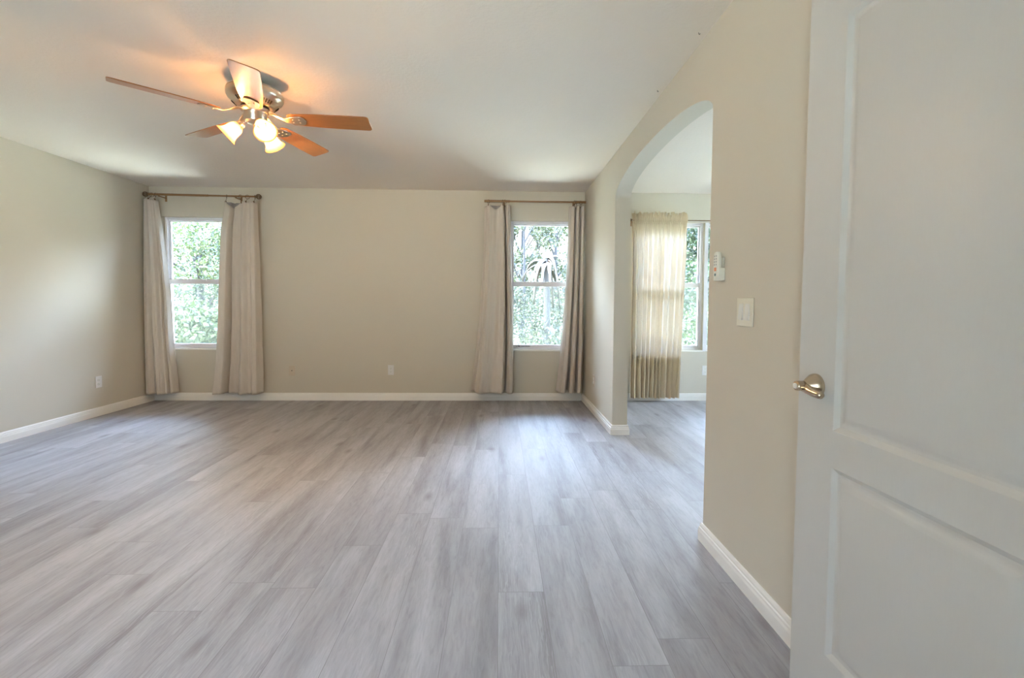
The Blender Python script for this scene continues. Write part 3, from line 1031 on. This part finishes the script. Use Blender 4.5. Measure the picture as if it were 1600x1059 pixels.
do_curtain('curtain', [(0.125, 0.665), (0.432, 0.699), (0.954, 0.738), (1.471, 0.769), (2.239, 0.789)], [(0.125, 0.962), (1.5, 0.963), (2.248, 0.965)],
           [(0, .03), (.05, -.01), (.12, -.03), (.27, -.035), (.35, -.01), (.39, .045), (.43, .03), (.47, -.03), (.56, -.04), (.66, -.02), (.71, .04), (.75, .02), (.79, -.03), (.88, -.04), (.95, -.02), (1, .04)],
           [0.33, 0.46, 0.74], [], 2.246, 0.122, 'narrow taupe curtain tucked in the corner between window and arch', rodR, M['taupe'], 4)

# cream sheer beyond the arch, gathered on its rod pocket
root = empty('curtain', (1.83, YR, 0.052))
tag(root, 'sheer cream curtain with a ruffled top seen through the arch', 'curtain')
NU, NV = 420, 110
rnd = random.Random(11)
pleats = []
t = 0.0
while t < 1.0:
    w_ = rnd.uniform(0.06, 0.12)
    pleats.append((t, min(1.0, t + w_), rnd.uniform(0.6, 1.1)))
    t += w_
V_, F_ = [], []
for j in range(NV + 1):
    z = 0.052 + (2.186 - 0.052) * j / NV
    for i in range(NU + 1):
        t = i / NU
        z_ = z
        h_ = (z - 0.052) / 2.03
        xl = 1.512
        xr = interp([(0.05, 2.092), (0.66, 2.108), (1.41, 2.129), (2.08, 2.152), (2.2, 2.157)], z)
        tt = t + 0.012 * (1 - min(1, h_)) * noise.noise(Vector((t * 6, z * 0.8, 5)))
        for (a, b, am) in pleats:
            if a <= t <= b:
                ph = (t - a) / (b - a)
                break
        big = -math.cos(ph * 2 * PI) * 0.036 * am
        small = math.sin(t * 2 * PI * 46 + 2 * math.sin(t * 40)) * 0.007
        if z <= 2.08:
            k = min(1.0, (2.08 - z) / 0.35)
            y = big * k + small * (1 - 0.75 * k)
        elif z <= 2.135:
            y = small * 1.1 - 0.019
        else:
            k = (z - 2.135) / 0.051
            y = small * (1.1 + 1.2 * k) - 0.014 * (1 - k) + 0.022 * k * math.sin(t * 95 + 3 * math.sin(t * 21))
            z_ += k * 0.050 * noise.noise(Vector((t * 30, 2.0, 0))) + 0.030 * k * noise.noise(Vector((t * 9, 7.0, 0)))
        if 2.08 < z < 2.135 or j == 0:
            pass
        if j == 0: z_ += 0.006 * noise.noise(Vector((t * 12, 0, 1)))
        V_.append((xl + (xr - xl) * tt - 1.83, y, z_ - 0.052))
for j in range(NV):
    for i in range(NU):
        a = j * (NU + 1) + i
        F_.append((a, a + 1, a + NU + 2, a + NU + 1))
me = bpy.data.meshes.new('curtain_panel'); me.from_pydata(V_, [], F_)
link_mesh('curtain_panel', me, M['cream'], root, smooth=True, angle=180)


# ------------------------------------------------------------------ curtain rods
def bracket(parent, x, z, y_rod_to_wall):
    mb_ = MB()
    mb_.box((x - 0.011, y_rod_to_wall - 0.004, z - 0.055), (x + 0.011, y_rod_to_wall, z + 0.020))
    mb_.box((x - 0.006, -0.002, z - 0.022), (x + 0.006, y_rod_to_wall, z - 0.012))
    mb_.tube([(x, 0.017 * math.cos(a), z + 0.017 * math.sin(a)) for a in [PI + PI * k / 10 for k in range(11)]], 0.004, 8)
    mb_.build('bracket', M['rod'], parent, bevel=0.001)


ry = D - YR
o = empty('curtain_rod', (-3.35, YR, 2.321))
o.rotation_euler = (0, R(0.57), 0)
tag(o, 'bronze curtain rod with open cage ball finials above the left window', 'curtain rod')
mb = MB().tube([(-0.555, 0, 0), (0.10, 0, 0)], 0.0125, 14).tube([(0.10, 0, 0), (0.625, 0, 0)], 0.0095, 14)
mb.build('rod', M['rod'], o)
for s, xb_ in ((-1, -0.582), (1, 0.655)):
    mb = MB()
    for k in range(6):
        a = PI * k / 6
        pts = []
        for q in range(24):
            b_ = 2 * PI * q / 24
            tw_ = a + 0.5 * math.cos(b_)
            pts.append((xb_ + 0.027 * math.cos(b_), 0.027 * math.sin(b_) * math.cos(tw_), 0.027 * math.sin(b_) * math.sin(tw_)))
        mb.tube(pts, 0.0032, 6, closed=True)
    mb.lathe([(0.006, -0.036), (0.013, -0.034), (0.014, -0.027), (0.008, -0.024)], Matrix.Translation((xb_, 0, 0)) @ Matrix.Rotation(R(90 if s > 0 else -90), 4, 'Y'), 14)
    mb.ball((xb_ + s * 0.028, 0, 0), 0.006, 8, 6)
    tag(mb.build('finial', M['bronze'], o, angle=60), 'dark twisted cage ball finial')
bracket(o, -0.44, 0, ry); bracket(o, 0.402, 0, ry)

o = empty('curtain_rod', (0.41, YR, 2.299))
tag(o, 'plain bronze curtain rod without finials, above the window beside the arch', 'curtain rod')
mb = MB().tube([(-0.588, 0, 0), (-0.300, 0, 0)], 0.0135, 14).tube([(-0.300, 0, 0), (0.455, 0, 0)], 0.0095, 14).tube([(0.455, 0, 0), (0.568, 0, 0)], 0.0135, 14)
mb.build('rod', M['rod'], o)
bracket(o, -0.365, 0, ry); bracket(o, 0.442, 0, ry)

o = empty('curtain_rod', (2.4, YR, 2.108))
tag(o, 'thin dark curtain rod carrying the cream sheer', 'curtain rod')
MB().tube([(-0.90, 0, 0), (0.95, 0, 0)], 0.0055, 10).build('rod', M['bronze'], o)
MB().ball((-0.905, 0, 0), 0.014, 12, 8, (1.3, 1, 1)).build('end_cap', M['bronze'], o)
bracket(o, -0.87, 0, ry); bracket(o, 0.93, 0, ry)


# ------------------------------------------------------------------ outlets, switch, remote
def outlet(loc, rotz, label, m_plate, kind='duplex', name='wall_outlet'):
    """local: plate in the xz plane, facing -y, wall at y = 0"""
    o_ = empty(name, loc, (0, 0, rotz))
    tag(o_, label, 'outlet' if kind == 'duplex' else 'wall plate')
    MB().box((-0.035, -0.0055, -0.0575), (0.035, 0, 0.0575)).build('cover_plate', m_plate, o_, bevel=0.003)
    if kind == 'duplex':
        for s_ in (-1, 1):
            mb_ = MB()
            out_ = []
            for k in range(24):
                a = 2 * PI * k / 24
                out_.append((max(-0.0145, min(0.0145, 0.0172 * math.cos(a))), 0.0172 * math.sin(a) * 0.82))
            mb_.prism(out_, 0.003, Matrix.Translation((0, -0.0053, s_ * 0.0195)) @ Matrix.Rotation(R(90), 4, 'X'))
            rc = mb_.build('receptacle', M['rocker'], o_, bevel=0.0005)
            mb_ = MB()
            zc_ = s_ * 0.0195
            mb_.box((-0.0075, -0.0086, zc_ - 0.002), (-0.0055, -0.008, zc_ + 0.006)).box((0.0055, -0.0086, zc_ - 0.001), (0.0075, -0.008, zc_ + 0.006))
            mb_.lathe([(0.0022, 0), (0.0022, 0.0006)], Matrix.Translation((0, -0.008, zc_ - 0.007)) @ Matrix.Rotation(R(90), 4, 'X'), 10)
            mb_.build('slots', M['slot'], rc, smooth=False)
    else:
        MB().lathe([(0.0055, 0), (0.0055, 0.006), (0.004, 0.008)], Matrix.Translation((0, -0.0055, 0)) @ Matrix.Rotation(R(90), 4, 'X'), 14).build('coax_jack', M['slot'], o_)
    return o_


outlet((-1.264, D, 0.356), 0, 'white duplex outlet low in the middle of the window wall', M['plate'])
outlet((-2.405, D, 0.347), 0, 'beige painted cable plate with a dark jack beside the taupe curtain', M['wallplate'], 'coax', 'cable_plate')
outlet((2.452, D, 0.360), 0, 'white outlet under the mullion in the room beyond the arch', M['plate'])
outlet((XL, 4.536, 0.337), R(90), 'white outlet alone on the left wall', M['plate'])
outlet((XR, 4.63, 0.343), R(-90), 'painted-over outlet on the wall between corner curtain and arch', M['wallplate'])

sw = empty('light_switch', (XR, 1.775, 1.114), (0, 0, R(-90)))
tag(sw, 'ivory light switch plate with two white rockers on the near right wall', 'light switch')
MB().box((-0.0585, -0.0065, -0.058), (0.0585, 0, 0.058)).build('cover_plate', M['ivory'], sw, bevel=0.0035)
for x in (-0.023, 0.023):
    fr_ = MB().box((x - 0.0168, -0.0075, -0.0335), (x + 0.0168, -0.006, 0.0335)).build('rocker_frame', M['rocker'], sw, bevel=0.001)
    mb = MB()
    mb.prism([(-0.031, 0.006), (0.031, 0.006), (0.031, 0.0085), (0.0, 0.0105), (-0.031, 0.0135)], 0.030, Matrix(((0, 0, 1, x - 0.015), (0, -1, 0, 0), (1, 0, 0, 0), (0, 0, 0, 1))))
    mb.build('rocker', M['rocker'], fr_, bevel=0.0006)

rm = empty('fan_remote', (XR, 1.975, 1.312), (0, 0, R(-90)))
tag(rm, 'white fan remote with an orange key, in its cradle above the light switch', 'remote control')
mb = MB()
mb.box((-0.0255, -0.028, -0.0625), (0.0255, 0, -0.006))
mb.box((-0.0200, -0.006, -0.006), (0.0200, 0, 0.040))
mb.build('wall_cradle', M['remote'], rm, bevel=0.006, bseg=3)
o_ = []
for k in range(40):
    a = 2 * PI * k / 40
    cx_ = abs(math.cos(a)) ** 0.55 * (1 if math.cos(a) >= 0 else -1)
    sx_ = abs(math.sin(a)) ** 0.75 * (1 if math.sin(a) >= 0 else -1)
    o_.append((0.0225 * cx_, 0.004 + 0.0625 * sx_))
body = MB().prism(o_, 0.020, Matrix.Translation((0, -0.012, 0)) @ Matrix.Rotation(R(90), 4, 'X')).build('remote_body', M['remote'], rm, bevel=0.006, bseg=3)
for k in range(4):
    for sx_ in (-0.008, 0.008):
        MB().lathe([(0.0042, 0), (0.0042, 0.0012), (0.003, 0.0018)], Matrix.Translation((sx_, -0.0318, 0.046 - k * 0.0125)) @ Matrix.Rotation(R(90), 4, 'X'), 12).build('button', M['grey_key'], body)
MB().box((-0.009, -0.0338, -0.020), (0.009, -0.031, -0.004)).build('orange_button', M['orange_key'], body, bevel=0.003)
MB().lathe([(0.0062, 0), (0.0062, 0.0014), (0.005, 0.002)], Matrix.Translation((0.0, -0.0318, -0.036)) @ Matrix.Rotation(R(90), 4, 'X'), 16).build('round_button', M['teal_key'], body)

# little screw hooks left in the ceiling
for (x, y, lb) in ((0.945, 2.172, 'small dark hook screwed in the ceiling, the one nearer the door'), (0.952, 2.753, 'small dark hook screwed in the ceiling, the one nearer the windows')):
    o = MB().tube([(0, 0, 0), (0, 0, -0.006), (0.003, 0, -0.009), (0.006, 0, -0.0075), (0.0065, 0, -0.004)], 0.0014, 8).build('ceiling_hook', M['slot'])
    o.location = (x, y, H)
    tag(o, lb, 'hook')

# ------------------------------------------------------------------ outdoors
M['litter'] = mat('leaf_litter', (0.075, 0.08, 0.045), 0.95, var=0.5, vscale=4, bump=0.8, bscale=30, bdist=0.04)
g = MB().box((-45, 9.6, -0.35), (45, 60, -0.25)).build('woodland_ground', M['litter'], smooth=False)
struct(g, 'dark leaf litter under the trees', 'ground')
g = MB().box((-45, -30, -0.35), (45, 9.6, -0.25)).build('ground', M['grass'], smooth=False)
struct(g, 'pale lawn between the house and the trees', 'ground')


def leaf_cloud(centres, n, size, seed, droop=0.3):
    """a mesh of small bent leaves scattered through ellipsoid clumps"""
    rg = np.random.default_rng(seed)
    c = np.array([(*p[0], *p[1]) for p in centres])
    w_ = np.prod(c[:, 3:], axis=1) ** (2 / 3)
    idx = rg.choice(len(c), n, p=w_ / w_.sum())
    d_ = rg.normal(size=(n, 3)); d_ /= np.linalg.norm(d_, axis=1, keepdims=True)
    rad_ = rg.uniform(0.45, 1.05, (n, 1)) ** 0.6
    P = c[idx, :3] + d_ * rad_ * c[idx, 3:]
    a = rg.normal(size=(n, 3)); a[:, 2] -= droop; a /= np.linalg.norm(a, axis=1, keepdims=True)
    b = np.cross(a, rg.normal(size=(n, 3))); b /= np.linalg.norm(b, axis=1, keepdims=True)
    nn = np.cross(a, b)
    L = size * rg.uniform(0.6, 1.4, (n, 1)); Wd = L * 0.32
    v0 = P - a * L * 0.5
    v1 = P + b * Wd + nn * L * 0.08
    v2 = P + a * L * 0.5 - nn * L * 0.1
    v3 = P - b * Wd + nn * L * 0.08
    V = np.stack([v0, v1, v2, v3], 1).reshape(-1, 3)
    me_ = bpy.data.meshes.new('foliage')
    me_.vertices.add(4 * n); me_.vertices.foreach_set('co', V.ravel())
    me_.loops.add(4 * n); me_.loops.foreach_set('vertex_index', np.arange(4 * n, dtype=np.int32))
    me_.polygons.add(n); me_.polygons.foreach_set('loop_start', np.arange(0, 4 * n, 4, dtype=np.int32))
    me_.polygons.foreach_set('loop_total', np.full(n, 4, dtype=np.int32))
    me_.update(calc_edges=True)
    me_.validate()
    return me_


def plant(name, cat, label, x, y, h, spread, trunk_r, n, size, leaf, seed, crown0=0.25, group=None, clumps=16):
    o_ = empty(name, (x, y, -0.25))
    tag(o_, label, cat, group)
    rg = random.Random(seed)
    cs = []
    for k in range(clumps):
        z = h * (crown0 + (1 - crown0) * rg.random())
        rr = spread * (0.35 + 0.65 * math.sin(min(1, (z / h - crown0 + 0.12) / (1.1 - crown0)) * PI)) * rg.random() ** 0.5
        a = rg.random() * 2 * PI
        s_ = spread * rg.uniform(0.28, 0.5)
        cs.append(((rr * math.cos(a), rr * math.sin(a), z), (s_, s_, s_ * 0.75)))
    if trunk_r:
        mb_ = MB()
        bend = rg.uniform(-0.2, 0.2)
        tp_ = [(bend * math.sin(k / 8 * 2.5), 0.5 * bend * math.cos(k / 8 * 3) - 0.5 * bend, h * 0.92 * k / 8) for k in range(9)]
        mb_.tube(tp_, [trunk_r * (1.15 - 0.85 * k / 8) for k in range(9)], 9)
        for c_, s_ in cs[:10]:
            zz = max(0.2, c_[2] - 0.25 * h * rg.uniform(0.5, 1))
            t_ = min(8, int(zz / (h * 0.92) * 8))
            b_ = Vector(tp_[t_])
            mb_.tube([b_, b_.lerp(Vector(c_), 0.55) + Vector((0, 0, 0.08 * h * 0.3)), Vector(c_)], [trunk_r * 0.4, trunk_r * 0.25, trunk_r * 0.08], 6)
        mb_.build('trunk', M['bark'], o_, angle=60)
    me_ = leaf_cloud(cs, n, size, seed)
    link_mesh('foliage', me_, M[leaf], o_, smooth=False)
    return o_


# outside the left window
plant('leafy_tree', 'tree', 'bright broadleaf tree filling the left window, nearest to its glass', -6.6, 10.2, 3.5, 1.7, 0.09, 20000, 0.062, 'leaf_a', 21, 0.08, clumps=26)
plant('leafy_tree', 'tree', 'taller tree with grey stems behind the bright tree outside the left window', -9.6, 14.4, 4.6, 2.0, 0.13, 14000, 0.09, 'leaf_b', 22, 0.15, clumps=24)
plant('shrub', 'shrub', 'low sunlit shrub at the foot of the trees outside the left window', -5.5, 8.4, 1.15, 0.9, 0.03, 4500, 0.09, 'leaf_a', 23, 0.05)
# outside the window beside the arch
plant('slender_tree', 'tree', 'slender grey-stemmed tree towards the left side of the window beside the arch', 0.62, 12.4, 4.4, 1.0, 0.06, 5000, 0.07, 'leaf_c', 31, 0.26, clumps=14)
plant('slender_tree', 'tree', 'slender grey-stemmed tree towards the right side of the window beside the arch', 1.75, 13.4, 4.6, 1.0, 0.085, 5000, 0.07, 'leaf_c', 32, 0.28, clumps=14)
plant('slender_tree', 'tree', 'thin bare-stemmed tree in the middle distance outside the window beside the arch', 0.9, 15.2, 5.2, 1.0, 0.075, 3000, 0.12, 'leaf_c', 33, 0.36, clumps=12)
plant('shrub', 'shrub', 'pale green undergrowth shrub below the slender trees', 0.75, 10.6, 1.5, 1.3, 0.03, 5000, 0.07, 'leaf_c', 34, 0.05)
pm = empty('dead_palm', (1.0, 9.6, -0.25))
tag(pm, 'palm with beige dead fronds hanging down, outside the window beside the arch', 'palm')
MB().tube([(0, 0, 0), (0.02, 0, 1.2), (0.0, 0, 2.35)], [0.09, 0.075, 0.07], 10).build('trunk', M['bark'], pm)
rg = random.Random(8)
V_, F_ = [], []
for k in range(17):
    a = rg.random() * 2 * PI
    z0, up = 2.35 - rg.uniform(0, 0.25), rg.uniform(0.05, 0.34)
    ln, dr = rg.uniform(0.35, 0.85), rg.uniform(0.5, 1.15)
    pr = None
    for q in range(9):
        s_ = q / 8
        rr = ln * (0.55 * s_ + 0.25 * math.sin(s_ * 1.6))
        z = z0 + up * math.sin(s_ * 2.2) - dr * s_ * s_ * 1.0
        ww = 0.06 * math.sin(min(1, s_ * 1.3 + 0.1) * PI * 0.9) + 0.008
        cx_, cy_ = rr * math.cos(a), rr * math.sin(a)
        base = len(V_)
        V_ += [(cx_ - ww * math.sin(a), cy_ + ww * math.cos(a), z - ww * 0.5), (cx_, cy_, z), (cx_ + ww * math.sin(a), cy_ - ww * math.cos(a), z - ww * 0.5)]
        if pr is not None:
            F_ += [(pr, pr + 1, base + 1, base), (pr + 1, pr + 2, base + 2, base + 1)]
        pr = base
me = bpy.data.meshes.new('frond'); me.from_pydata(V_, [], F_)
fo = link_mesh('dead_fronds', me, M['leaf_dry'], pm, angle=180)
so = fo.modifiers.new('thickness', 'SOLIDIFY'); so.thickness = 0.004
# outside the windows beyond the arch
plant('shrub', 'shrub', 'bright low shrub at the bottom of the windows beyond the arch', 4.3, 9.2, 1.25, 1.2, 0.03, 5000, 0.08, 'leaf_a', 41, 0.05)
plant('leafy_tree', 'tree', 'loose pale tree outside the windows beyond the arch', 5.9, 12.6, 4.2, 1.6, 0.10, 6000, 0.12, 'leaf_b', 42, 0.3, clumps=18)
# the wood behind
wood = [(-15.6, 18.2), (-12.4, 23.8), (-9.2, 18.4), (-1.6, 24.4), (1.6, 18.9), (5.0, 24.2), (7.6, 18.4), (11.2, 23.9)]
for i, (x, y) in enumerate(wood):
    plant('woodland_tree', 'tree', 'tall woodland tree in the back row, far behind the garden shrubs', x, y, 5.6, 1.9, 0.13, 8000, 0.13, 'leaf_b' if i % 2 else 'leaf_c', 60 + i, 0.10, 'woodland trees in the back row', clumps=22)
